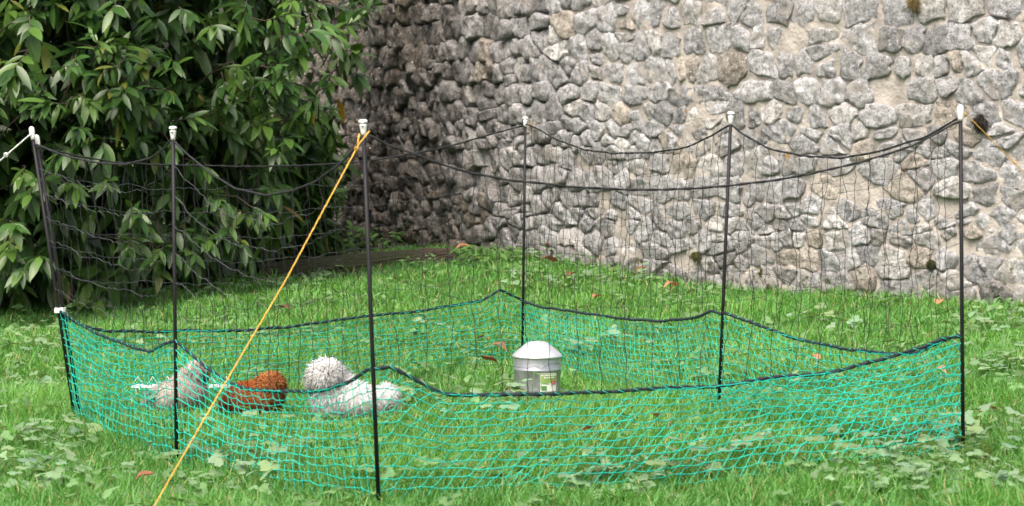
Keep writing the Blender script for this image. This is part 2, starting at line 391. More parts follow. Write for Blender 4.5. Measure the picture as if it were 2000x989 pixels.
# ------------------------------------------------------------------ laurel shrub
def leaf_template(l=1, wd=.31, curl=.18, fold=.10, rows=5):
    V = []; Fc = []
    for k in range(rows+1):
        t = k/rows; hw = .5*wd*math.sin(math.pi*min(1, t**.85))**.8 if 0 < t < 1 else .012
        z = -curl*t*t*l
        V += [(-hw*l, t*l, z+fold*hw*l*2), (0, t*l, z), (hw*l, t*l, z+fold*hw*l*2)]
    for k in range(rows):
        a = 3*k; Fc += [(a, a+1, a+4, a+3), (a+1, a+2, a+5, a+4)]
    return np.array(V), Fc
LV, LF = leaf_template()
def frame_from(yv, zv):
    y = np.array(yv, float); y /= np.linalg.norm(y)+1e-9; z = np.array(zv, float); z -= y*(z@y); z /= np.linalg.norm(z)+1e-9
    return np.stack([np.cross(y, z), y, z], 1)
def laurel():
    base = at_ground(230, 545); base[1] += .8; base[2] = ground_z(base[0], base[1])
    root = empty('laurel_shrub', tuple(base)); B = np.array(root.location)
    tag(root, 'large glossy green laurel shrub overhanging the lawn in front of the wall', 'shrub')
    CEN = np.array([-2.6, 15.8, 1.5])
    # front outline of the crown as seen: (px, bottom row, front depth)
    bx = [-900, -300, 0, 130, 300, 420, 540, 575, 640, 700, 725]
    bot = [600, 585, 560, 560, 548, 520, 480, 300, 265, 190, 50]
    dep = [12.4, 12.9, 13.3, 13.4, 14.2, 14.6, 14.9, 15.0, 15.2, 15.5, 15.7]
    sprigs = []
    def clear(p): 
        x, y, nx, ny = wall_xy(np.array([np.interp(-p[1], -WC[:, 1][::-1], WS[::-1])]) if False else np.array([np.interp(p[1], WC[:, 1], WS)]))
        return p[0] < x[0]-.22
    # hand-placed prominent sprays: pixel, depth offset
    def add(px, py, y, size, out):
        p = at_depth(px, py, y)
        if p[2] > .12+ground_z(p[0], p[1]) and clear(p): sprigs.append((p, size, out))
    for (px, py) in [(250,120),(180,60),(120,130),(60,60),(30,150),(90,200),(150,250),(230,200),(200,290),(120,300),(210,350),(150,370),(60,380),(30,440),(80,500),(40,530),(270,170),(330,110),
                     (480,130),(520,160),(560,30),(610,60),(650,70),(690,40),(640,130),(600,170),(555,150),(640,210),(560,270),(590,215),(470,60),(420,50),(540,290),(520,245),(450,200),(700,20),
                     (450,440),(500,430),(410,470),(470,480),(380,500),(330,490),(300,500),(250,490),(520,420),(360,450),(270,420),(340,300),(400,330),(330,180),(380,230),(430,390),(300,30),(370,30),(220,20)]:
        add(px, py, np.interp(px, bx, dep)-.05+random.uniform(-.15, .15), random.uniform(.9, 1.1), True)
    n = 0
    while n < 5200:
        layer = random.random()*1.5
        px = random.uniform(-900, 730); b_ = np.interp(px, bx, bot); py = random.uniform(-1000, b_+(30 if layer > .5 and px < 560 else 0))
        if px > 560 and py < -300: continue
        fd = np.interp(px, bx, dep)+ .35*noise.noise((px*.006, py*.006, 2.2)) + max(0, -py-150)*.0007
        dd = abs(random.gauss(0, .45)) if layer < .5 else random.uniform(.5, 3.9)
        # open hollows in the front layer
        if layer < .5 and -200 < px and noise.noise((px*.008+5, py*.008, 7.7)) < .07: dd += 1.1
        if layer < .5 and 285 < px < 450 and py < 420 and random.random() < .8: dd += 1.1
        if px > 560 and dd > .9: continue
        if px > 330 and py > 250 and dd < .5 and random.random() < .85: continue
        p = at_depth(px, py, fd+dd)
        n += 1
        if p[2] > (.15 if dd < .8 else .03)+ground_z(p[0], p[1]) and p[2] < 4.2 and clear(p): sprigs.append((p, random.uniform(.8, 1.2) if dd < .8 else random.uniform(1.25, 1.75), dd < .6))
    for _ in range(500):                # shaded foliage reaching back towards the wall
        p = at_depth(random.uniform(430, 655), random.uniform(230, 505), random.uniform(17.6, 20.5))
        if p[2] > .03+ground_z(p[0], p[1]) and clear(p): sprigs.append((p, random.uniform(1.0, 1.4), False))
    Ms, Ts, Cs, front = [], [], [], []
    twig = MB()
    for p, size, outer in sprigs:
        ax = p-CEN; ax[2] *= .6; ax = ax/(np.linalg.norm(ax)+1e-6)
        ax = ax*.6+np.array([random.gauss(.12, .4), random.gauss(-.45, .35), random.gauss(-.05, .4)]); ax /= np.linalg.norm(ax)
        L0 = .20*size; nl = random.randint(8, 13)
        p0 = p-ax*L0
        if outer:
            back = p0+np.array([random.gauss(-.15, .1), .35+.2*random.random(), random.gauss(-.12, .12)])
            twig.tube([back-B, (p0*.6+back*.4+[0, 0, .03])-B, p0-B, p-B], [.006, .005, .004, .002], 4, False)
        ref = np.cross(ax, [0.3, .2, 1]); ref /= np.linalg.norm(ref); ref2 = np.cross(ax, ref)
        young = random.random() < .3; g = random.uniform(.7, 1.3)
        for k in range(nl):
            t = 1-(k/nl)*.95; th = k*2.4+random.uniform(-.4, .4)
            rad = ref*math.cos(th)+ref2*math.sin(th); open_ = .45+.75*(1-t)+random.uniform(-.15, .25)
            d = ax*math.cos(open_)+rad*math.sin(open_); d[2] -= random.uniform(.1, .85); d /= np.linalg.norm(d)
            up = np.array([0, -.25, 1.])+ax*.3+rng.normal(0, .28, 3)
            ln = size*random.uniform(.10, .19)*(.8+.2*t)
            Mx = frame_from(d, up)*ln; Mx[:, 0] *= random.uniform(.82, 1.12)
            Ms.append(Mx); Ts.append(p0+ax*L0*t)
            c = np.array([.034, .086, .017])*g*random.uniform(.75, 1.25)
            if young: c = np.array([.068, .142, .024])*random.uniform(.8, 1.2)
            r = random.random()
            if r < .006: c = np.array([.30, .20, .03])
            elif r < .03: c = np.array([.14, .17, .03])
            Cs.append(c); front.append(outer)
    Ms = np.array(Ms); Ts = np.array(Ts); Cs = np.array(Cs)
    # the 300 that show largest: front-most inside the frame
    px, py = project(Ts); inside = (px > 0) & (px < 760) & (py > 0) & (py < 580)
    score = np.where(inside, np.interp(px, bx, dep)-Ts[:, 1], -99)+np.linalg.norm(Ms[:, :, 1], axis=1)*2
    idx = np.argsort(-score)[:300]; rest = np.setdiff1d(np.arange(len(Ts)), idx)
    fr = np.array(front)[rest]; LV3, LF3 = leaf_template(rows=3)
    link('crown', instance_mesh('crown', LV, LF, Ms[rest][fr], (Ts[rest]-B)[fr], Cs[rest][fr]), M_laurel, root, 'stuff')
    link('inner_foliage', instance_mesh('inner_foliage', LV3, LF3, Ms[rest][~fr], (Ts[rest]-B)[~fr], Cs[rest][~fr]), M_laurel, root, 'stuff')
    shades = []
    for q in range(8):
        c = Cs[idx[q*37 % 300]]; shades.append(np_mesh('leaf', LV, np.concatenate([np.array(f) for f in LF]), [4]*len(LF), True, np.tile(c, (len(LV), 1))))
        shades[-1].materials.append(M_laurel)
    for q, i in enumerate(idx):
        o = link('leaf', shades[q % 8], None, root); m4 = Matrix([list(Ms[i][r])+[float(Ts[i][r]-B[r])] for r in range(3)]+[[0, 0, 0, 1]]); o.matrix_local = m4
    twig.build('twig', M_bark, root, kind='stuff')
    # stems rising from the ground
    for k, (sx, sy, ex, ey, ez) in enumerate([(0, 0, -.9, -1.5, 2.2), (.15, .1, .3, -1.2, 2.6), (-.3, .2, -1.6, -.8, 3.2), (.35, .25, 1.0, -.9, 2.3), (.1, .35, .6, -.2, 3.4), (.5, .1, 1.5, -.3, 2.0), (.2, -.1, .75, -1.2, .65)]):
        mb = MB(); pts = []; rad = []
        for j in range(9):
            t = j/8; pts.append((sx+(ex-sx)*t**1.4+.05*noise.noise((k*3, t*4, 0)), sy+(ey-sy)*t**1.6+.05*noise.noise((k*3, t*4, 5)), -.05+ez*t**.85)); rad.append(.045*(1-t)+.008)
        mb.tube(pts, rad, 8); mb.build('trunk' if k == 0 else 'limb', M_bark, root)
    print('laurel leaves', len(Ts))
laurel()

# ------------------------------------------------------------------ old timber lying by the wall
def timber():
    a = at_ground(885, 512); b = at_ground(500, 549); d = b-a; ln = np.linalg.norm(d[:2]); ang = math.atan2(d[1], d[0])
    root = empty('old_timber_beam', tuple(a)); root.rotation_euler = (0, math.atan2(a[2]-b[2], ln), ang)
    tag(root, 'rotting mossy timber beam lying along the foot of the wall', 'timber')
    bm = MB(); n = 34; prof = [(-.085, -.02), (-.095, .05), (-.08, .105), (-.04, .122), (.04, .125), (.085, .10), (.095, .05), (.085, -.02)]
    for i in range(n+1):
        x = ln*i/n
        for (y, z) in prof:
            e = .0 if i > 2 else (.022*random.random())
            s = 1+.10*noise.noise((x*3, y*20, z*20))+.06*noise.noise((x*11, y*30, z*30)); s *= (.72+.28*min(1, i/4))
            bm.v.append((x-e*3+(.05*random.random() if i == 0 else 0), y*s, z*s-.01))
    m = len(prof)
    for i in range(n):
        for k in range(m): bm.face(i*m+k, i*m+(k+1) % m, (i+1)*m+(k+1) % m, (i+1)*m+k)
    bm.face(*range(m)); bm.face(*[n*m+k for k in range(m)][::-1])
    mt, nt, b_, out = mat('mossy_timber'); N = nt.nodes; L = nt.links; b_.inputs['Roughness'].default_value = .9
    tc = N.new('ShaderNodeTexCoord'); mp = N.new('ShaderNodeMapping'); mp.inputs['Scale'].default_value = (2, 30, 30); L.new(tc.outputs['Object'], mp.inputs[0])
    gr = N.new('ShaderNodeTexNoise'); gr.inputs['Scale'].default_value = 2.2; gr.inputs['Detail'].default_value = 7; L.new(mp.outputs[0], gr.inputs[0])
    r1 = N.new('ShaderNodeValToRGB'); r1.color_ramp.elements[0].color = (.03, .02, .012, 1); r1.color_ramp.elements[1].color = (.075, .056, .036, 1); r1.color_ramp.elements[0].position = .35; r1.color_ramp.elements[1].position = .68; L.new(gr.outputs[0], r1.inputs[0])
    ms = N.new('ShaderNodeTexNoise'); ms.inputs['Scale'].default_value = 4; ms.inputs['Detail'].default_value = 6; L.new(tc.outputs['Object'], ms.inputs[0])
    sp = N.new('ShaderNodeSeparateXYZ'); L.new(tc.outputs['Object'], sp.inputs[0])
    mr = N.new('ShaderNodeMapRange'); mr.inputs['From Min'].default_value = .1; mr.inputs['From Max'].default_value = .55; mr.inputs['To Max'].default_value = .35; L.new(sp.outputs[0], mr.inputs[0])
    ad = N.new('ShaderNodeMath'); L.new(ms.outputs[0], ad.inputs[0]); L.new(mr.outputs[0], ad.inputs[1])
    r2 = N.new('ShaderNodeValToRGB'); r2.color_ramp.elements[0].position = .55; r2.color_ramp.elements[1].position = .75; L.new(ad.outputs[0], r2.inputs[0])
    mx = N.new('ShaderNodeMix'); mx.data_type = 'RGBA'; L.new(r2.outputs[0], mx.inputs[0]); L.new(r1.outputs[0], mx.inputs[6]); mx.inputs[7].default_value = (.022, .027, .008, 1)
    L.new(mx.outputs[2], b_.inputs['Base Color']); bp = N.new('ShaderNodeBump'); bp.inputs['Strength'].default_value = 1; bp.inputs['Distance'].default_value = .05; L.new(gr.outputs[0], bp.inputs['Height']); L.new(bp.outputs[0], b_.inputs['Normal'])
    bm.build('beam', mt, root)
timber()

# ------------------------------------------------------------------ poultry net fence
# poles: base pixel, top-of-rod pixel
POLES = {0: ((148, 830), (64, 268)), 1: ((345, 912), (338, 268)), 2: ((740, 996), (710, 258)), 3: ((1020, 716), (1026, 244)), 4: ((1403, 818), (1427, 238)), 5: ((1881, 904), (1876, 230))}
PB, PT = {}, {}
for k, (b_, t_) in POLES.items():
    PB[k] = at_ground(*b_); PT[k] = at_depth(t_[0], t_[1], PB[k][1]); print('pole', k, PB[k].round(2), 'len', round(float(np.linalg.norm(PT[k]-PB[k])), 3))
fence = empty('poultry_net_fence', tuple(PB[2])); FO = np.array(fence.location)
tag(fence, 'black and turquoise poultry netting fence strung between six black poles', 'fence')
def pole(b_, t_, cap, r=.0064):
    mb = MB(); d = (t_-b_); d = d/np.linalg.norm(d)
    mb.tube([b_-d*.08-FO, (b_+t_)/2-FO, t_-FO], r, 10); p = mb.build('pole', M_black, fence)
    c = MB()
    if cap == 'mushroom':
        prof = [(.0105, -.012), (.0115, .0), (.0155, .022), (.0165, .026), (.011, .028), (.0105, .032), (.019, .0335), (.0195, .039), (.015, .044), (.004, .046)]
    else: prof = [(.0115, -.012), (.0125, .0), (.0150, .018), (.0155, .034), (.0135, .043), (.008, .049), (.002, .051)]
    c.lathe(prof, 16)
    if cap == 'mushroom': c.box((.016, -.004, .024), (.008, .005, .003))
    o = c.build('pole_cap', M_white, p); o.location = tuple(t_-FO); o.scale = (.7, .7, .8); o.rotation_euler = Vector(d).to_track_quat('Z', 'Y').to_euler()
    return p
for k in POLES: pole(PB[k], PT[k], 'plain' if k in (0, 5) else 'mushroom')
# second pole at the end of the net, strapped to the first
b2 = PB[0]+np.array([.016, .03, 0]); t2 = at_depth(74, 284, PB[0][1]+.03); pole(b2, t2, 'plain')
cl = MB()
for f in (.40,):
    q = PB[0]+(PT[0]-PB[0])*f; cl.box(tuple(q-FO+np.array([.006, .0, 0])), (.019, .018, .009))
cl.build('clip', M_white, fence, False)
spike = MB()
NETS = [  # a, b, top rope pixels, middle rope pixels, shear, bottom bulge
 (2, 5, [(720,264),(760,285),(860,320),(930,340),(1000,353),(1100,364),(1200,370),(1300,372),(1420,364),(1500,354),(1580,340),(1680,318),(1780,285),(1840,255),(1870,238)],
        [(731,722),(765,717),(800,735),(850,765),(880,772),(1000,771),(1100,768),(1200,764),(1300,759),(1400,753),(1500,740),(1600,731),(1650,724),(1700,708),(1750,695),(1800,680),(1840,660),(1868,655)], .34, .05),
 (5, 4, [(1870,232),(1800,270),(1720,295),(1640,310),(1560,305),(1500,290),(1450,262),(1430,244)],
        [(1868,657),(1830,672),(1790,692),(1730,692),(1650,682),(1600,672),(1540,655),(1480,635),(1440,620),(1412,612)], .24, .02),
 (4, 3, [(1422,246),(1390,265),(1340,288),(1280,298),(1200,300),(1140,293),(1080,270),(1045,250),(1030,244)],
        [(1411,614),(1390,608),(1350,622),(1300,628),(1240,625),(1180,618),(1120,608),(1060,600),(1023,590)], .24, .0),
 (3, 0, [(1022,246),(960,262),(900,280),(830,296),(760,308),(700,317),(600,323),(500,326),(400,324),(300,322),(230,318),(150,305),(70,286)],
        [(1021,588),(977,566),(940,588),(880,598),(800,610),(720,617),(640,628),(560,640),(480,645),(400,646),(300,648),(210,648),(160,636),(122,615)], .05, .0),
 (0, 1, [(68,282),(130,305),(190,318),(240,322),(290,310),(320,290),(336,270)],
        [(121,610),(160,633),(200,655),(240,672),(290,688),(320,672),(342,666)], -.06, .0),
 (1, 2, [(341,275),(370,305),(410,340),(460,368),(520,382),(570,375),(620,355),(660,325),(695,290),(709,264)],
        [(343,666),(370,690),(400,720),(440,748),(480,760),(560,765),(640,762),(680,748),(715,725),(730,721)], -.10, .04)]
def ruled(a, b, t, z):
    def ax(k):
        f = (z-PB[k][2])/(PT[k][2]-PB[k][2]); return PB[k]+(PT[k]-PB[k])*f
    p = ax(a)*(1-t)+ax(b)*t; p[2] = z; return p
def solve(a, b, px, py):
    t, z = .5, .6
    for _ in range(25):
        p = ruled(a, b, t, z); x, y = project(p); e = np.array([px-x, py-y])
        x1, y1 = project(ruled(a, b, t+1e-3, z)); x2, y2 = project(ruled(a, b, t, z+1e-3))
        J = np.array([[x1-x, x2-x], [y1-y, y2-y]])/1e-3; dt = np.linalg.solve(J, e); t = t+np.clip(dt[0], -.3, .3); z = z+np.clip(dt[1], -.3, .3)
    return min(1, max(0, t)), z
for (a, b, tp, mp, shear, bulge) in NETS:
    T = sorted(solve(a, b, *q) for q in tp); Mi = sorted(solve(a, b, *q) for q in mp)
    T = [(0, T[0][1])]+[q for q in T if .002 < q[0] < .998]+[(1, T[-1][1])]; Mi = [(0, Mi[0][1])]+[q for q in Mi if .002 < q[0] < .998]+[(1, Mi[-1][1])]
    Tt, Tz = np.array(T).T; Mt, Mz = np.array(Mi).T
    span = float(np.linalg.norm(PB[b]-PB[a])); nrm = np.array([-(PB[b]-PB[a])[1], (PB[b]-PB[a])[0], 0])/span
    if nrm@(PB[a]-np.array([0, 9.2, 0])) < 0: nrm = -nrm            # outwards
    sd_ = a*7.3
    def off(t, z, amp=.02): return nrm*(amp*4*t*(1-t)*noise.noise((t*span*1.6, z*3, sd_)))
    zt = lambda t: float(np.interp(t, Tt, Tz)); zm = lambda t: float(np.interp(t, Mt, Mz))
    # ropes
    tr = MB(); pts = []; n = int(span/.025)
    for i in range(n+1):
        t = i/n; z = zt(t)+.003*noise.noise((t*span*9, 1, sd_)); pts.append(ruled(a, b, t, z)+off(t, z)-FO)
    tr.tube(pts, .0032, 6)
    for dlt in (0, math.pi): tr.tube([p+np.array([0, math.cos(j*1.3+dlt)*.0027, math.sin(j*1.3+dlt)*.0027]) for j, p in enumerate(pts)], .0020, 4)
    tr.build('top_rope', M_blacktw, fence)
    tr = MB(); pts = []
    for i in range(n+1):
        t = i/n; z = zm(t)+.006*noise.noise((t*span*7, 3, sd_)); pts.append(ruled(a, b, t, z)+off(t, z)-FO)
    tr.tube(pts, .0052, 6)
    for dlt in (0, math.pi): tr.tube([p+np.array([0, math.cos(j*1.5+dlt)*.0045, math.sin(j*1.5+dlt)*.0045]) for j, p in enumerate(pts)], .0032, 4)
    tr.build('middle_rope', M_darkrope, fence)
    wr = MB()
    for j in range(0, len(pts)-1, 2):
        p, q = np.array(pts[j]), np.array(pts[j+1]); wr.tube([p+[0, -.004, .0055], (p+q)/2+[0, -.008, 0], q+[0, -.004, -.0055]], .0013, 3)
    wr.build('rope_binding', M_green, fence, kind='stuff')
    # black upper netting
    nv = max(8, int(span/.078)); rows = 7; bk = MB(); hz = MB(); grid = {}
    for i in range(nv+1):
        for j in range(rows+1):
            t = i/nv+random.gauss(0, .07)/nv*(0 < i < nv); f = j/rows; t = min(1, max(0, t)); t2 = min(1, max(0, t-.03*(1-f)*math.sin(t*math.pi)/span))
            z = zm(t2)+(zt(t2)-zm(t2))*f+(random.gauss(0, .006) if 0 < j < rows else 0)
            grid[i, j] = ruled(a, b, t2, z)+off(t2, z, .05)-FO
    def wig(p, q, amp, m=4):
        out = [p]
        for k in range(1, m): out.append(p+(q-p)*k/m+rng.normal(0, amp, 3))
        return out
    for i in range(1, nv):
        pts = []
        for j in range(rows): pts += wig(grid[i, j], grid[i, j+1], .0028)
        bk.tube(pts+[grid[i, rows]], .0011, 3, False)
        for j in range(1, rows): bk.octa(grid[i, j], .0027)
    for j in range(1, rows):
        pts = []
        for i in range(nv): pts += wig(grid[i, j], grid[i+1, j], .003, 3)
        hz.tube(pts+[grid[nv, j]], .0007 if a in (2, 4, 5) else .0010, 3, False)
    bk.build('black_netting', M_blacktw, fence, kind='stuff'); hz.build('netting_line', M_greytw if a in (0, 1, 3) else M_blacktw, fence, kind='stuff')
    # turquoise lower netting
    nu = int(span/.041); nr = 12; gn = MB(); G = {}
    for i in range(-4, nu+5):
        for j in range(nr+1):
            f = j/nr; s_ = i/nu+shear*(f-.5)*(.6+.8*noise.noise((i*.13, 2, sd_))**2)/span*1.4
            s_ += random.gauss(0, .0035)/span; s_ = min(1, max(0, s_))
            p0 = ruled(a, b, s_, .0); zb = ground_z(p0[0], p0[1])+.015
            z = zb+(zm(s_)-zb)*(f**.93)+(random.gauss(0, .003) if 0 < j < nr else 0)
            p = ruled(a, b, s_, z)+off(s_, z)+nrm*(bulge*(1-f)**1.5*math.sin(math.pi*s_))+nrm*.03*(math.sin(math.pi*s_))*noise.noise((s_*span*3, f*2.5, sd_+4))
            G[i, j] = p-FO
    for i in range(-4, nu+4):
        for j in range(nr+1):
            p = G[i, j]
            if j < nr:
                q = G[i, j+1]
                if np.linalg.norm(q-p) > .004: gn.tube([p, (p+q)/2+rng.normal(0, .0018, 3), q], .0013, 3, False)
            q = G[i+1, j]
            if np.linalg.norm(q-p) > .006: gn.tube([p, (p+q)/2+np.array([0, 0, -.0015])+rng.normal(0, .0018, 3), q], .0018, 3, False)
            if 0 < j < nr: gn.octa(p, .0036)
    gn.build('green_netting', M_green, fence, kind='stuff')
# loops of net round the end pole
# ------------------------------------------------------------------ guy ropes
def guy(name, pts, r, m, label, knots=(), peg=None):
    o0 = np.array(pts[-1]); root = empty(name, tuple(o0)); mb = MB(); P = [np.array(p)-o0 for p in pts]
    fine = []
    for i in range(len(P)-1):
        L_ = np.linalg.norm(P[i+1]-P[i]); n = max(2, int(L_/.02))
        for k in range(n): fine.append(P[i]+(P[i+1]-P[i])*k/n)
    fine.append(P[-1])
    for s_ in (0, 2.09, 4.19):
        mb.tube([p+np.array([math.cos(j*1.1+s_), .5*math.sin(j*1.1+s_), math.sin(j*1.1+s_)])*r*.5 for j, p in enumerate(fine)], r*.62, 5)
    mb.build('cord', m, root); tag(root, label, 'rope', 'guy ropes of the poultry fence')
    for kp in knots:
        kb = MB(); k0 = np.array(kp)-o0; prev = [k0+np.array([math.cos(t)*r*2.2, math.sin(t*1.7)*r*1.4, math.sin(t)*r*2.4]) for t in np.linspace(0, 9.5, 26)]
        kb.tube(prev, r*.9, 6); kb.build('knot', m, root)
    if peg is not None:
        pb = MB(); q = np.array(peg)-o0; pb.tube([q+[0, 0, .05], q+[.0, 0, -.12]], .005, 6); pb.tube([q+[0, 0, .045], q+[.02, 0, .05], q+[.022, 0, .03]], .004, 6); pb.build('peg', M_black, root)
    return root
yt = PB[2][1]
k1 = at_depth(696, 291, yt-.02); g1 = at_ground(282, 1022)
guy('guy_rope', [at_depth(722, 256, yt-.014), at_depth(703, 279, yt-.018), k1, (k1*.66+g1*.34)+np.array([.004, 0, -.012]), (k1*.33+g1*.67)+np.array([-.003, 0, -.011]), g1], .0023, M_orange, 'orange guy rope slanting from the foremost pole down to the front lawn', [k1], g1)
mb = MB(); mb.tube([at_depth(702, 262, yt-.0)-g1, at_depth(699, 278, yt-.016)-g1, k1-g1], .0028, 6)
o = mb.build('loop', M_orange, bpy.data.objects['guy_rope'])
g2 = at_ground(2480, 815); p5 = at_depth(1884, 220, PB[5][1]-.016)
guy('guy_rope', [p5, p5*.5+g2*.5+np.array([0, 0, -.008]), g2], .0016, M_orange, 'thin orange guy cord running off to the right from the rightmost pole', [p5*.85+g2*.15], g2)
g3 = at_ground(-560, 790); p0_ = at_depth(60, 262, PB[0][1]-.015)
guy('guy_rope', [p0_, p0_*.5+g3*.5+np.array([0, 0, -.01]), g3], .0032, M_cord, 'white guy cord running off to the left from the leftmost pole', [p0_*.93+g3*.07], g3)
g4 = at_ground(1243, 648); p3 = PT[3]+np.array([.01, .0, -.02])
guy('guy_rope', [p3, p3*.5+g4*.5+np.array([0, 0, -.03]), g4], .0011, M_cord, 'thin pale guy cord slanting down behind the net from the farthest pole', [], g4)
q = np.array(p3)*.08+g4*.92; tb = MB(); tb.box(tuple(q-g4), (.006, .004, .010)); tb.build('tensioner', M_black, bpy.data.objects['guy_rope.003'], False)

# ------------------------------------------------------------------ galvanised feeder
def feeder():
    p = at_ground(1049, 773); p[2] -= .012
    root = empty('poultry_feeder', tuple(p)); tag(root, 'galvanised steel poultry feeder with domed lid and green paper label', 'feeder')
    b = MB(); b.lathe([(.092, .012), (.093, .05), (.0962, .118), (.0982, .1205), (.0982, .1245), (.0965, .127), (.0988, .170), (.0988, .176)], 64)
    b.v = [((1+.011*math.sin(math.atan2(y, x)*5+1)+.007*math.sin(math.atan2(y, x)*13))*x, (1+.011*math.sin(math.atan2(y, x)*5+1)+.007*math.sin(math.atan2(y, x)*13))*y, z) if .04 < z < .12 else (x, y, z) for x, y, z in b.v]
    b.build('drum', M_galv, root)
    t = MB(); t.lathe([(.099, .170), (.1015, .171), (.1022, .177), (.099, .180), (.088, .1905), (.070, .206), (.050, .222), (.041, .2285), (.030, .232), (.014, .234), (.002, .2345)], 48); t.build('lid', M_lid, root)
    pan = MB(); pan.lathe([(.10, .0), (.116, .010), (.122, .030), (.125, .032), (.126, .028), (.118, .008), (.10, -.002)], 48, False, True); pan.build('pan', M_galv, root)
    seam = MB(); seam.box((0, 0, .09), (.0012, .0015, .036)); s = seam.build('seam', M_galv, root, False); s.location = (.0075, -.0935, -.006)
    # label wrapped on the drum
    def patch(name, a0, a1, z0, z1, colr, lift, par):
        lift += .0012
        m = MB(); n = 8
        for k in range(n+1):
            a = a0+(a1-a0)*k/n
            for z in (z0, z1):
                r_ = np.interp(z, [.05, .118], [.093, .0962])+lift; m.v.append((math.sin(a)*r_, -math.cos(a)*r_, z))
        for k in range(n): m.face(2*k, 2*k+2, 2*k+3, 2*k+1)
        return m.build(name, colr, par)
    mg = plain('label_green', (.24, .37, .10), .5, noise_scale=30, amount=.2); mw = plain('label_white', (.72, .74, .68), .5, noise_scale=30, amount=.05); mr = plain('label_red', (.5, .16, .14), .5); mgr = plain('label_dark_green', (.08, .22, .06), .5)
    lab = patch('label', .12, .92, .038, .112, mw, .0012, root)
    patch('label_print', .13, .91, .072, .110, mg, .0022, lab)
    for k, z in enumerate((.1015, .0925)):
        n = 7 if k == 0 else 5; a = .17 if k == 0 else .27
        for q in range(n): patch('label_print', a+q*.1, a+q*.1+.075, z, z+.0055, mw, .0032, lab)
    patch('label_print', .16, .40, .044, .062, mgr, .0032, lab); patch('label_print', .62, .86, .066, .083, mr, .0034, lab)
feeder()

# ------------------------------------------------------------------ white wire tray in the grass behind the hens
def wire_tray():
    p = at_ground(345, 800); p[1] += .22; p[2] = ground_z(p[0], p[1]); root = empty('wire_tray', tuple(p))
    tag(root, 'white wire tray lying in the grass behind the buff grey hen', 'tray'); mb = MB(); z0 = .062
    for k in range(5): mb.tube([(-.21, -.05+k*.025, z0), (.21, -.05+k*.025, z0)], .0022, 5)
    for x in (-.21, .21): mb.tube([(x, -.05, z0), (x, .05, z0)], .003, 5)
    mb.build('rack', M_wire, root); zz = MB(); pts = []
    for k in range(15): pts.append((-.21+k*.03, -.052, z0+(.045 if k % 2 else .002)))
    zz.tube(pts, .0019, 5); zz.build('zigzag_wire', M_wire, root)
    for x in (-.19, .19):
        for y in (-.045, .045):
            l = MB(); l.tube([(x, y, z0), (x, y, -.01)], .0025, 5); l.build('leg', M_wire, root)
wire_tray()

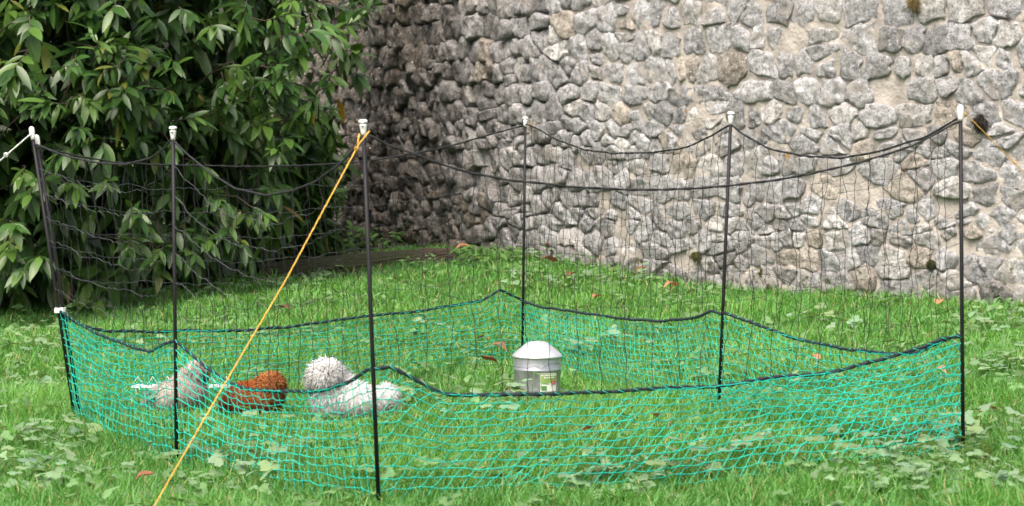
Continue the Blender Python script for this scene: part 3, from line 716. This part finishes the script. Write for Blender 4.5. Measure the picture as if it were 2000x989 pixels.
# ------------------------------------------------------------------ hens
def fluff_mat(name, col, var=.2):
    m = leafy(name, .85, .22, .1, (1, 1, 1)); return m
M_fluff = fluff_mat('fluffy_plumage', None)
M_skin = plain('dark_mulberry_skin', (.16, .055, .06), .6, noise_scale=60); M_beak = plain('horn_beak', (.20, .17, .15), .45); M_eye = plain('dark_eye', (.01, .008, .008), .1)
M_leg = plain('slate_leg', (.10, .10, .11), .6)
def hen(basepx, label, ells, cols, crest, face, strands, flen, tailx):
    p = at_ground(*basepx); root = empty('hen', tuple(p)); tag(root, label, 'hen', 'fluffy hens in the net pen')
    bm = bmesh.new()
    for (c, r, rot) in ells:
        m4 = Matrix.Translation(c)@Matrix.Rotation(rot, 4, 'Y')@Matrix.Diagonal((r[0], r[1], r[2], 1)); bmesh.ops.create_icosphere(bm, subdivisions=3, radius=1, matrix=m4)
    tmp = bpy.data.meshes.new('tmp'); bm.to_mesh(tmp); bm.free(); to = bpy.data.objects.new('tmp', tmp); COL.objects.link(to)
    md = to.modifiers.new('r', 'REMESH'); md.mode = 'VOXEL'; md.voxel_size = .009; sm = to.modifiers.new('s', 'SMOOTH'); sm.iterations = 8; sm.factor = .5
    me = bpy.data.meshes.new_from_object(to.evaluated_get(bpy.context.evaluated_depsgraph_get())); me.name = 'body'; bpy.data.objects.remove(to)
    nv = len(me.vertices); co = np.zeros(nv*3); me.vertices.foreach_get('co', co); co = co.reshape(-1, 3)
    a = me.color_attributes.new('tint', 'FLOAT_COLOR', 'POINT'); cc = np.array([list(cols(q))+[1] for q in co], np.float32)*np.array([1, 1, 1, 1]); a.data.foreach_set('color', cc.astype(np.float32).ravel())
    me.polygons.foreach_set('use_smooth', np.ones(len(me.polygons), bool)); link('body', me, M_fluff, root)
    # plumage
    me.calc_loop_triangles(); tri = np.array([t.vertices[:] for t in me.loop_triangles]); A, B, C = co[tri[:, 0]], co[tri[:, 1]], co[tri[:, 2]]
    nr = np.cross(B-A, C-A); ar = np.linalg.norm(nr, axis=1); nr = nr/(ar[:, None]+1e-12); pick = rng.choice(len(tri), strands, p=ar/ar.sum())
    u = rng.random((strands, 2)); u = np.where(u.sum(1, keepdims=True) > 1, 1-u, u); P = A[pick]+(B-A)[pick]*u[:, :1]+(C-A)[pick]*u[:, 1:]; Nn = nr[pick]
    flow = np.tile(np.array([tailx*.8, .05, -.55]), (strands, 1)); incr = np.linalg.norm((P-np.array(crest[0]))/np.array(crest[1]), axis=1) < 1.15
    flow[incr] = (P[incr]-np.array(crest[0]))*6+np.array([0, 0, -.05])
    D = Nn*.75+flow*.75+rng.normal(0, .28, (strands, 3)); D /= np.linalg.norm(D, axis=1, keepdims=True)
    ln = flen*(.6+.8*rng.random(strands))*np.where(rng.random(strands) < .06, 1.5, 1); sd = np.cross(D, Nn+rng.normal(0, .12, (strands, 3))); sd /= np.linalg.norm(sd, axis=1, keepdims=True)
    wd = .0009+.0010*rng.random(strands); mid = P+D*ln[:, None]*.55; tip = P+D*ln[:, None]+np.array([0, 0, -1])*(ln*.22)[:, None]
    V = np.stack([P-sd*wd[:, None], P+sd*wd[:, None], mid+sd*wd[:, None]*.8, mid-sd*wd[:, None]*.8, tip], 1).reshape(-1, 3)
    k = np.arange(strands)*5; L = np.stack([k, k+1, k+2, k+3, k+3, k+2, k+4], 1).ravel(); TT = np.tile([4, 3], strands)
    tc = np.array([cols(q) for q in P])*(.85+.3*rng.random((strands, 1))); tc = np.clip(np.repeat(tc, 5, 0), 0, .86)
    pm = np_mesh('plumage', V, L, TT, True, tc); cn = np.repeat(Nn+rng.normal(0, .07, Nn.shape), 5, 0); cn /= np.linalg.norm(cn, axis=1, keepdims=True)
    pm.normals_split_custom_set_from_vertices(cn.tolist()); link('plumage', pm, M_fluff, root, 'stuff')
    # face
    fc, fd = Vector(face[0]), Vector(face[1]).normalized(); b = MB(); b.tube([fc-fd*.005, fc+fd*.012, fc+fd*.024+Vector((0, 0, -.004))], [.0075, .006, .001], 8); b.build('beak', M_beak, root)
    c = MB(); c.tube([fc+Vector((0, 0, .012))-fd*.008, fc+Vector((0, 0, .020)), fc+Vector((0, 0, .014))+fd*.010], [.005, .008, .004], 8); c.build('comb', M_skin, root)
    s_ = fd.cross(Vector((0, 0, 1))).normalized()
    for sg in (-1, 1):
        e = MB(); e.octa(tuple(fc+s_*sg*.013-fd*.010+Vector((0, 0, .006))), .0045); e.build('eye', M_eye, root)
        wt = MB(); q = fc+s_*sg*.008-fd*.003; wt.tube([q, q+Vector((0, 0, -.014)), q+Vector((0, 0, -.024))], [.003, .007, .003], 6); wt.build('wattle', M_skin, root)
        lg = MB(); lx = ells[0][0][0]+.015; ly = sg*.03; lg.tube([(lx, ly, .05), (lx+.005, ly, .006)], [.008, .006], 6)
        for an in (-.5, 0, .5, 3.14): lg.tube([(lx+.005, ly, .006), (lx+.005-tailx*math.cos(an)*.032, ly+math.sin(an)*.032, .003)], [.005, .002], 5)
        lg.build('leg', M_leg, root)
def cw(q): return (.86, .855, .84)
hen((662, 818), 'white fluffy hen with a pompom crest sitting by the foremost pole',
    [((.05, 0, .075), (.095, .072, .056), .12), ((-.035, 0, .08), (.055, .062, .07), 0), ((-.045, -.01, .155), (.062, .062, .060), 0), ((.12, 0, .07), (.055, .042, .038), 0), ((.180, 0, .088), (.034, .036, .036), 0), ((.01, 0, .125), (.045, .045, .04), .6)],
    cw, ((-.042, -.01, .16), (.09, .085, .08)), ((-.075, -.06, .118), (-.6, -.75, -.1)), 34000, .027, .6)
def cb(q):
    t = min(1, max(0, (q[0]+.02)/.05)) if q[2] > .07 else 0
    t2 = min(1, max(0, (-.055-q[0])/.05)); base = np.array([.30, .085, .026]); return tuple((base*(1-t)+np.array([.44, .18, .065])*t)*(1-.55*t2))
hen((503, 814), 'russet brown fluffy hen between the two other hens',
    [((-.03, 0, .072), (.085, .075, .058), 0), ((.03, 0, .08), (.06, .06, .06), 0), ((.053, -.005, .118), (.048, .05, .046), 0), ((-.10, 0, .055), (.045, .03, .024), -.25)],
    cb, ((.053, -.005, .12), (.06, .06, .056)), ((.088, -.03, .1), (.9, -.35, -.1)), 20000, .021, -.7)
def cg(q):
    n_ = .5+.5*noise.noise((q[0]*40, q[1]*40, q[2]*40)); b_ = np.array([.66, .57, .51])*(.75+.4*n_)
    if q[0] > .085 and .13 < q[2] < .17: b_ = np.array([.26, .14, .12])
    return tuple(b_)
hen((350, 808), 'buff grey fluffy hen with its head up nearest the leftmost pole',
    [((-.04, 0, .066), (.095, .072, .055), -.38), ((.025, 0, .10), (.050, .055, .068), 0), ((.066, 0, .158), (.040, .042, .042), 0), ((.062, 0, .10), (.042, .046, .055), 0), ((-.10, 0, .035), (.045, .035, .022), -.35)],
    cg, ((.058, 0, .172), (.05, .05, .042)), ((.104, -.012, .150), (.95, -.3, -.15)), 20000, .019, -.7)

# ------------------------------------------------------------------ grass
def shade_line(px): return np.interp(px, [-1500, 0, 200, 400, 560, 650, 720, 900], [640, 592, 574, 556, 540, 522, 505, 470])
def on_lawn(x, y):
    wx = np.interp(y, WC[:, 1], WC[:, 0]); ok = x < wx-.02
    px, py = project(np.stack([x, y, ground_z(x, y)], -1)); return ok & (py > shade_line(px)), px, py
def trample(x, y):                 # grass pressed short round the feeder and the hens
    f = np.ones_like(x)
    for nm, r_, k in (('poultry_feeder', .24, .3), ('hen', .22, .5), ('hen.001', .2, .5), ('hen.002', .2, .5)):
        q = bpy.data.objects[nm].location; d = np.hypot(x-q.x, (y-q.y)*.8); f = np.minimum(f, k+(1-k)*np.clip((d-r_*.6)/r_, 0, 1))
    return f
def blades(n, ylo, yhi, wid, hmin, hmax, marg, dens_fn=None):
    y = ylo+(yhi-ylo)*rng.random(n*2)**.95; x = (rng.random(n*2)-.5)*2*(y*.2146+marg)
    ok, px, py = on_lawn(x, y); x, y = x[ok], y[ok]
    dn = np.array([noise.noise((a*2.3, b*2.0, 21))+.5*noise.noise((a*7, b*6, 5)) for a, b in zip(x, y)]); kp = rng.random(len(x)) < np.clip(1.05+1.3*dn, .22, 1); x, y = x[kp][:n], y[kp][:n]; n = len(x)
    lowf = np.array([noise.noise((a*1.3, b*1.3, 0))+.6*noise.noise((a*4, b*4, 3)) for a, b in zip(x, y)])
    h = (hmin+(hmax-hmin)*rng.random(n)**1.5)*np.clip(1+.5*lowf, .45, 1.7)*trample(x, y)
    th = rng.random(n)*2*np.pi; lean = (.25+.9*rng.random(n)**1.3)*h; lean_d = th+rng.normal(0, .5, n)
    wv = np.stack([np.cos(th), np.sin(th), 0*th], 1)*(wid*(.6+.8*rng.random(n)))[:, None]*.5
    ld = np.stack([np.cos(lean_d+1.57), np.sin(lean_d+1.57), 0*th], 1)
    B0 = np.stack([x, y, ground_z(x, y)-.006], 1)
    def at(t, wf): 
        c = B0+ld*(lean*t**1.8)[:, None]+np.array([0, 0, 1])*(h*(t-.28*t*t*(lean/h)))[:, None]; return c-wv*wf, c+wv*wf
    a0, a1 = at(0., .75); b0, b1 = at(.38, 1.); c0, c1 = at(.74, .72); d0, d1 = at(1., 0.)
    V = np.stack([a0, a1, b0, b1, c0, c1, d0], 1).reshape(-1, 3); k = np.arange(n)*7
    L = np.stack([k, k+1, k+3, k+2, k+2, k+3, k+5, k+4, k+4, k+5, k+6], 1).ravel(); TT = np.tile([4, 4, 3], n)
    r = rng.random((n, 1)); c = np.array([.074, .228, .034])*(1-r)+np.array([.155, .35, .10])*r
    c = c*(1+.42*lowf[:, None]*np.array([1.0, .62, .6])); c *= .8+.4*rng.random((n, 1)); dry = rng.random(n) < .06; c[dry] = np.array([.36, .33, .15])*(.7+.5*rng.random((dry.sum(), 1)))
    return V, L, TT, np.repeat(np.clip(c, .01, .6), 7, 0)
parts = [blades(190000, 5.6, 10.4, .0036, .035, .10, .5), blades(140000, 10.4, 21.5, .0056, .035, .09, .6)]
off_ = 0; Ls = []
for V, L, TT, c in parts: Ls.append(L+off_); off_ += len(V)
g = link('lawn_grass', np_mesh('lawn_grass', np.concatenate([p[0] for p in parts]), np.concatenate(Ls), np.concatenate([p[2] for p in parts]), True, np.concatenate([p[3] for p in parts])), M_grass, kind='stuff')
tag(g, 'bright green lawn grass growing in uneven tufts', 'grass', kind='stuff')

# ------------------------------------------------------------------ weeds with lobed leaves
def weed_leaf():
    V = []; Fc = []
    for ang, sc in ((0, 1.0), (1.15, .88), (-1.15, .88)):
        b = len(V); ca, sa = math.cos(ang), math.sin(ang); pts = [(0, .04)]
        rim = [(-.12, .22), (-.36, .46), (-.40, .68), (-.26, .72), (-.22, .92), (0, .88), (.22, .92), (.26, .72), (.40, .68), (.36, .46), (.12, .22)]
        pts += rim; pts.insert(0, (0, .55))
        for (x, y) in pts:
            x *= sc; y *= sc; r2 = x*x+y*y; V.append((x*ca+y*sa, -x*sa+y*ca, .10*abs(x)-.16*r2+.02*math.sin(9*x)))
        n = len(pts)
        for k in range(1, n): Fc.append((b, b+(k+1 if k+1 < n else 1), b+k))
    return np.array(V), Fc
WV, WF = weed_leaf()
wl_tot = [3]*len(WF); wl_loops = np.concatenate([np.array(f) for f in WF])
weed_meshes = []
for q in range(6):
    c = np.array([.185, .285, .16])*random.uniform(.8, 1.15)*np.array([random.uniform(.85, 1.1), 1, random.uniform(.75, 1.15)])
    me = np_mesh('leaf', WV, wl_loops, wl_tot, True, np.tile(c, (len(WV), 1))); me.materials.append(M_weed); weed_meshes.append(me)
def clump(n, rad, hmin, hmax, size):
    out = []
    for k in range(n):
        a = random.uniform(0, 6.28); r = rad*math.sqrt(random.random()); h = random.uniform(hmin, hmax)*(1.1-.5*r/rad)
        tilt = rng.normal(0, .28, 2); up = np.array([tilt[0]+math.cos(a)*.3, tilt[1]+math.sin(a)*.3-.12, 1]); s = size*random.uniform(.45, 1.25)
        out.append((np.array([math.cos(a)*r, math.sin(a)*r, h]), frame_from([math.cos(a+random.gauss(0, .5)), math.sin(a+random.gauss(0, .5)), -.1], up)*s))
    return out
WEEDS = [((1815, 870), 9, 'pale lobed weed clump in the grass just left of the rightmost pole'), ((1745, 905), 11, 'spreading pale weed clump in the front lawn left of the rightmost pole'), ((1790, 935), 8, 'low weed clump below the weeds left of the rightmost pole'),
 ((1900, 955), 8, 'weed clump in the lower right corner of the lawn below the rightmost pole'), ((1975, 870), 9, 'weed clump at the right edge of the lawn beside the rightmost pole'), ((1985, 960), 8, 'weed clump in the bottom right corner of the lawn'),
 ((1475, 905), 11, 'broad weed clump outside the front net right of its middle'), ((1300, 935), 7, 'weed clump in the front lawn below the middle of the front net'), ((1200, 965), 9, 'weed clump at the bottom edge right of the foremost pole'),
 ((1940, 655), 12, 'large weed patch at the foot of the wall right of the rightmost pole'), ((1970, 735), 8, 'weed clump on the lawn beyond the rightmost pole'), ((1195, 690), 14, 'wide weed patch inside the pen right of the feeder'),
 ((1590, 775), 8, 'weed clump inside the right part of the pen'), ((1590, 640), 7, 'small weed clump behind the pen before the wall'), ((1640, 655), 5, 'tiny weed clump behind the pen right of its neighbour'),
 ((935, 830), 8, 'weed clump inside the pen left of and below the feeder'), ((1030, 800), 8, 'pale weed clump in front of the feeder'), ((860, 650), 6, 'weed leaves behind the white hen near the back rope'),
 ((835, 790), 7, 'weed clump right of the foremost pole beside the white hen'), ((60, 690), 14, 'large weed patch on the lawn left of the leftmost pole'), ((40, 790), 10, 'weed clump at the left edge below the large weed patch'),
 ((80, 870), 10, 'dark weed clump in the lower left lawn'), ((45, 960), 12, 'weed clump in the bottom left corner of the lawn'), ((240, 810), 7, 'weed clump just right of the foot of the leftmost pole'),
 ((510, 940), 9, 'weed clump at the bottom between the orange rope and the foremost pole'), ((640, 760), 6, 'weed leaves beside the white hen'), ((480, 850), 7, 'weed clump under the russet hen inside the net'), ((330, 700), 7, 'weed leaves behind the buff grey hen')]
for (pp, n, lab) in WEEDS:
    p = at_ground(*pp); root = empty('weed_plant', tuple(p)); tag(root, lab, 'weed', 'weeds in the lawn'); big = pp[1] > 840
    st = MB(); n = int(n*(1.7 if pp[1] > 840 else 1.25)); rad = .07+.008*n
    for (t, m3) in clump(int(n*1.3), rad, .05, .15, .044):
        o = link('leaf', random.choice(weed_meshes), None, root); o.matrix_local = Matrix([list(m3[r])+[float(t[r])] for r in range(3)]+[[0, 0, 0, 1]])
        st.tube([(t[0]*.3, t[1]*.3, -.02), (t[0]*.8, t[1]*.8, t[2]*.6), tuple(t)], .0013, 3)
    st.build('stem', leafy_stem if False else M_weed, root)
    me = root.children[-1].data; a = me.color_attributes.new('tint', 'FLOAT_COLOR', 'POINT'); a.data.foreach_set('color', np.tile(np.array([.14, .2, .06, 1], np.float32), len(me.vertices)))
Ms, Ts, Cs = [], [], []
for (x0, x1, y0, y1, n) in ((-60, 140, 640, 980, 46), (1650, 2040, 850, 985, 30), (1080, 1360, 925, 985, 8), (1880, 2040, 620, 760, 22), (150, 620, 900, 985, 9), (1000, 1300, 500, 570, 24)):
    for _ in range(n):
        p = at_ground(random.uniform(x0, x1), random.uniform(y0, y1))
        for (t, m3) in clump(random.randint(5, 11), random.uniform(.06, .13), .04, .12, .035): Ms.append(m3); Ts.append(p+t); Cs.append(np.array([.16, .265, .13])*random.uniform(.65, 1.2))
cnt = 0
while cnt < 460:
    y = random.uniform(6.4, 17); x = random.uniform(-1, 1)*(y*.2146+.5); okk, px, py = on_lawn(np.array([x]), np.array([y]))
    if not okk[0]: continue
    pr = .5+.9*noise.noise((x*.9, y*.6, 11))
    if y > 13.5 and abs(x) < 1.3: pr += .5
    if random.random() > pr: continue
    cnt += 1
    for (t, m3) in clump(random.randint(3, 9), random.uniform(.05, .13), .035, .10, .036):
        Ms.append(m3); Ts.append(np.array([x, y, float(ground_z(x, y))])+t); Cs.append(np.array([.125, .235, .085])*random.uniform(.7, 1.2))
gc = link('ground_cover', instance_mesh('ground_cover', WV, WF, np.array(Ms), np.array(Ts), np.array(Cs)), M_weed, kind='stuff'); tag(gc, 'low green lobed weed leaves scattered through the lawn', 'ground cover', kind='stuff')

# leafy plants behind the timber and at the foot of the wall
for (pp, y, n, h, lab) in [((655, 500), 18.6, 26, .26, 'dark leafy plant behind the timber beam beside the laurel'), ((735, 492), 18.3, 24, .22, 'nettle like plant growing behind the timber beam by the wall'), ((950, 492), 15.9, 26, .13, 'leafy weed mound at the foot of the wall by the end of the beam'), ((590, 510), 18.2, 22, .3, 'shaded leafy plant behind the left part of the timber beam')]:
    p = at_depth(pp[0], pp[1], y); p[2] = ground_z(p[0], p[1]); root = empty('leafy_plant', tuple(p)); tag(root, lab, 'plant', 'plants at the foot of the wall')
    Ms, Ts, Cs = [], [], []; st = MB()
    for k in range(n*3):
        a = random.uniform(0, 6.28); r = .22*math.sqrt(random.random()); hh = random.uniform(.25, 1)*h
        t = np.array([math.cos(a)*r, math.sin(a)*r*.5, hh]); d = np.array([math.cos(a)+random.gauss(0, .6), math.sin(a)-.3, random.gauss(-.1, .3)])
        Ms.append(frame_from(d, [0, -.3, 1])*random.uniform(.05, .085)*np.array([1.7, 1, 1])); Ts.append(t); Cs.append(np.array([.075, .16, .035])*random.uniform(.7, 1.3))
        if k % 4 == 0: st.tube([(t[0]*.6, t[1]*.6, -.03), tuple(t)], .002, 4); 
    link('foliage', instance_mesh('foliage', LV, LF, np.array(Ms), np.array(Ts), np.array(Cs)), M_weed, root, 'stuff')
    st.tint = [(.08, .12, .04)]*len(st.v); st.build('stem', M_weed, root)

# ------------------------------------------------------------------ fallen leaves
def dead_leaf(pp, col, s, lab):
    p = at_ground(*pp); V, Fc = leaf_template(1, .5, .35, .35, 5); V = V-np.array([0, .5, -.1]); V[:, 2] += .08*np.sin(V[:, 1]*7)
    me = np_mesh('fallen_leaf', V, np.concatenate([np.array(f) for f in Fc]), [4]*len(Fc), True, np.tile(np.array(col), (len(V), 1)))
    o = link('fallen_leaf', me, M_dead); o.location = (p[0], p[1], p[2]+.062); o.scale = (s, s, s); o.rotation_euler = (random.uniform(-.2, .5), random.uniform(-.3, .3), random.uniform(0, 6.28)); tag(o, lab, 'leaf', 'fallen leaves on the lawn')
RU, BR, OR = (.24, .10, .06), (.15, .075, .04), (.36, .20, .11)
for pp, col, s, lab in [((1072, 526), RU, .12, 'russet fallen leaf near the wall right of the farthest pole'), ((1112, 555), BR, .13, 'brown fallen leaf behind the net right of the farthest pole'), ((1312, 577), OR, .12, 'orange fallen leaf on the lawn between the two back right poles'),
    ((1165, 600), OR, .09, 'small orange fallen leaf by the pale guy cord'), ((958, 732), BR, .10, 'dark brown fallen leaf left of the feeder'), ((976, 702), RU, .09, 'reddish fallen leaf just above the brown leaf by the feeder'), ((944, 686), RU, .07, 'small reddish fallen leaf up left of the feeder'),
    ((1282, 846), RU, .07, 'pinkish fallen leaf outside the lower front net'), ((1148, 874), RU, .06, 'small red fallen leaf below the feeder in the front net'), ((1592, 726), OR, .08, 'tan fallen leaf inside the right corner of the pen'), ((1834, 612), OR, .10, 'upright tan fallen leaf at the foot of the wall by the rightmost pole'),
    ((1836, 752), OR, .08, 'pale tan fallen leaf inside the net beside the rightmost pole'), ((556, 622), BR, .10, 'brown fallen leaf on the lawn behind the russet hen'), ((1930, 835), RU, .08, 'rust red fallen leaf on the lawn right of the rightmost pole'), ((282, 968), RU, .06, 'small rust leaf by the orange rope at the bottom left'),
    ((905, 500), OR, .12, 'orange fallen leaf at the end of the timber beam'), ((1250, 548), BR, .10, 'brown fallen leaf close under the wall behind the back net')]:
    dead_leaf(pp, col, s, lab)

# ------------------------------------------------------------------ dry and mossy tufts growing on the wall
def tuft(px, py, r, col, n, lab):
    best = None
    for u in np.arange(.5, WLEN, .02):
        for_v = WPT(u, 0.0, .03); p = at_depth(px, py, for_v[1]); e = abs(p[0]-for_v[0])
        if best is None or e < best[0]: best = (e, p)
    p = best[1]; root = empty('wall_tuft', tuple(p)); tag(root, lab, 'plant', 'tufts growing on the wall')
    d = rng.normal(0, 1, (n, 3)); d /= np.linalg.norm(d, axis=1, keepdims=True); d[:, 1] = -np.abs(d[:, 1]); mb = MB()
    for q in d: mb.tube([tuple(-q*.2*r), tuple(q*r*.6+rng.normal(0, r*.12, 3)), tuple(q*r*random.uniform(.8, 1.2)+np.array([0, 0, -r*.3]))], [.003, .0026, .0008], 3, False)
    mb.tint = [tuple(np.array(col)*random.uniform(.6, 1.4)) for _ in mb.v]; mb.build('fibres', M_weed, root, kind='stuff')
tuft(1914, 237, .055, (.045, .04, .034), 260, 'dark dry tuft on the wall just right of the rightmost pole top')
tuft(1818, 516, .030, (.05, .06, .016), 220, 'dark green moss tuft low on the wall left of the rightmost pole')
tuft(1358, 500, .038, (.095, .105, .03), 160, 'olive moss tuft low on the wall left of the back right pole')
tuft(1785, 6, .05, (.22, .17, .07), 200, 'dry straw tuft high on the wall at the top edge')
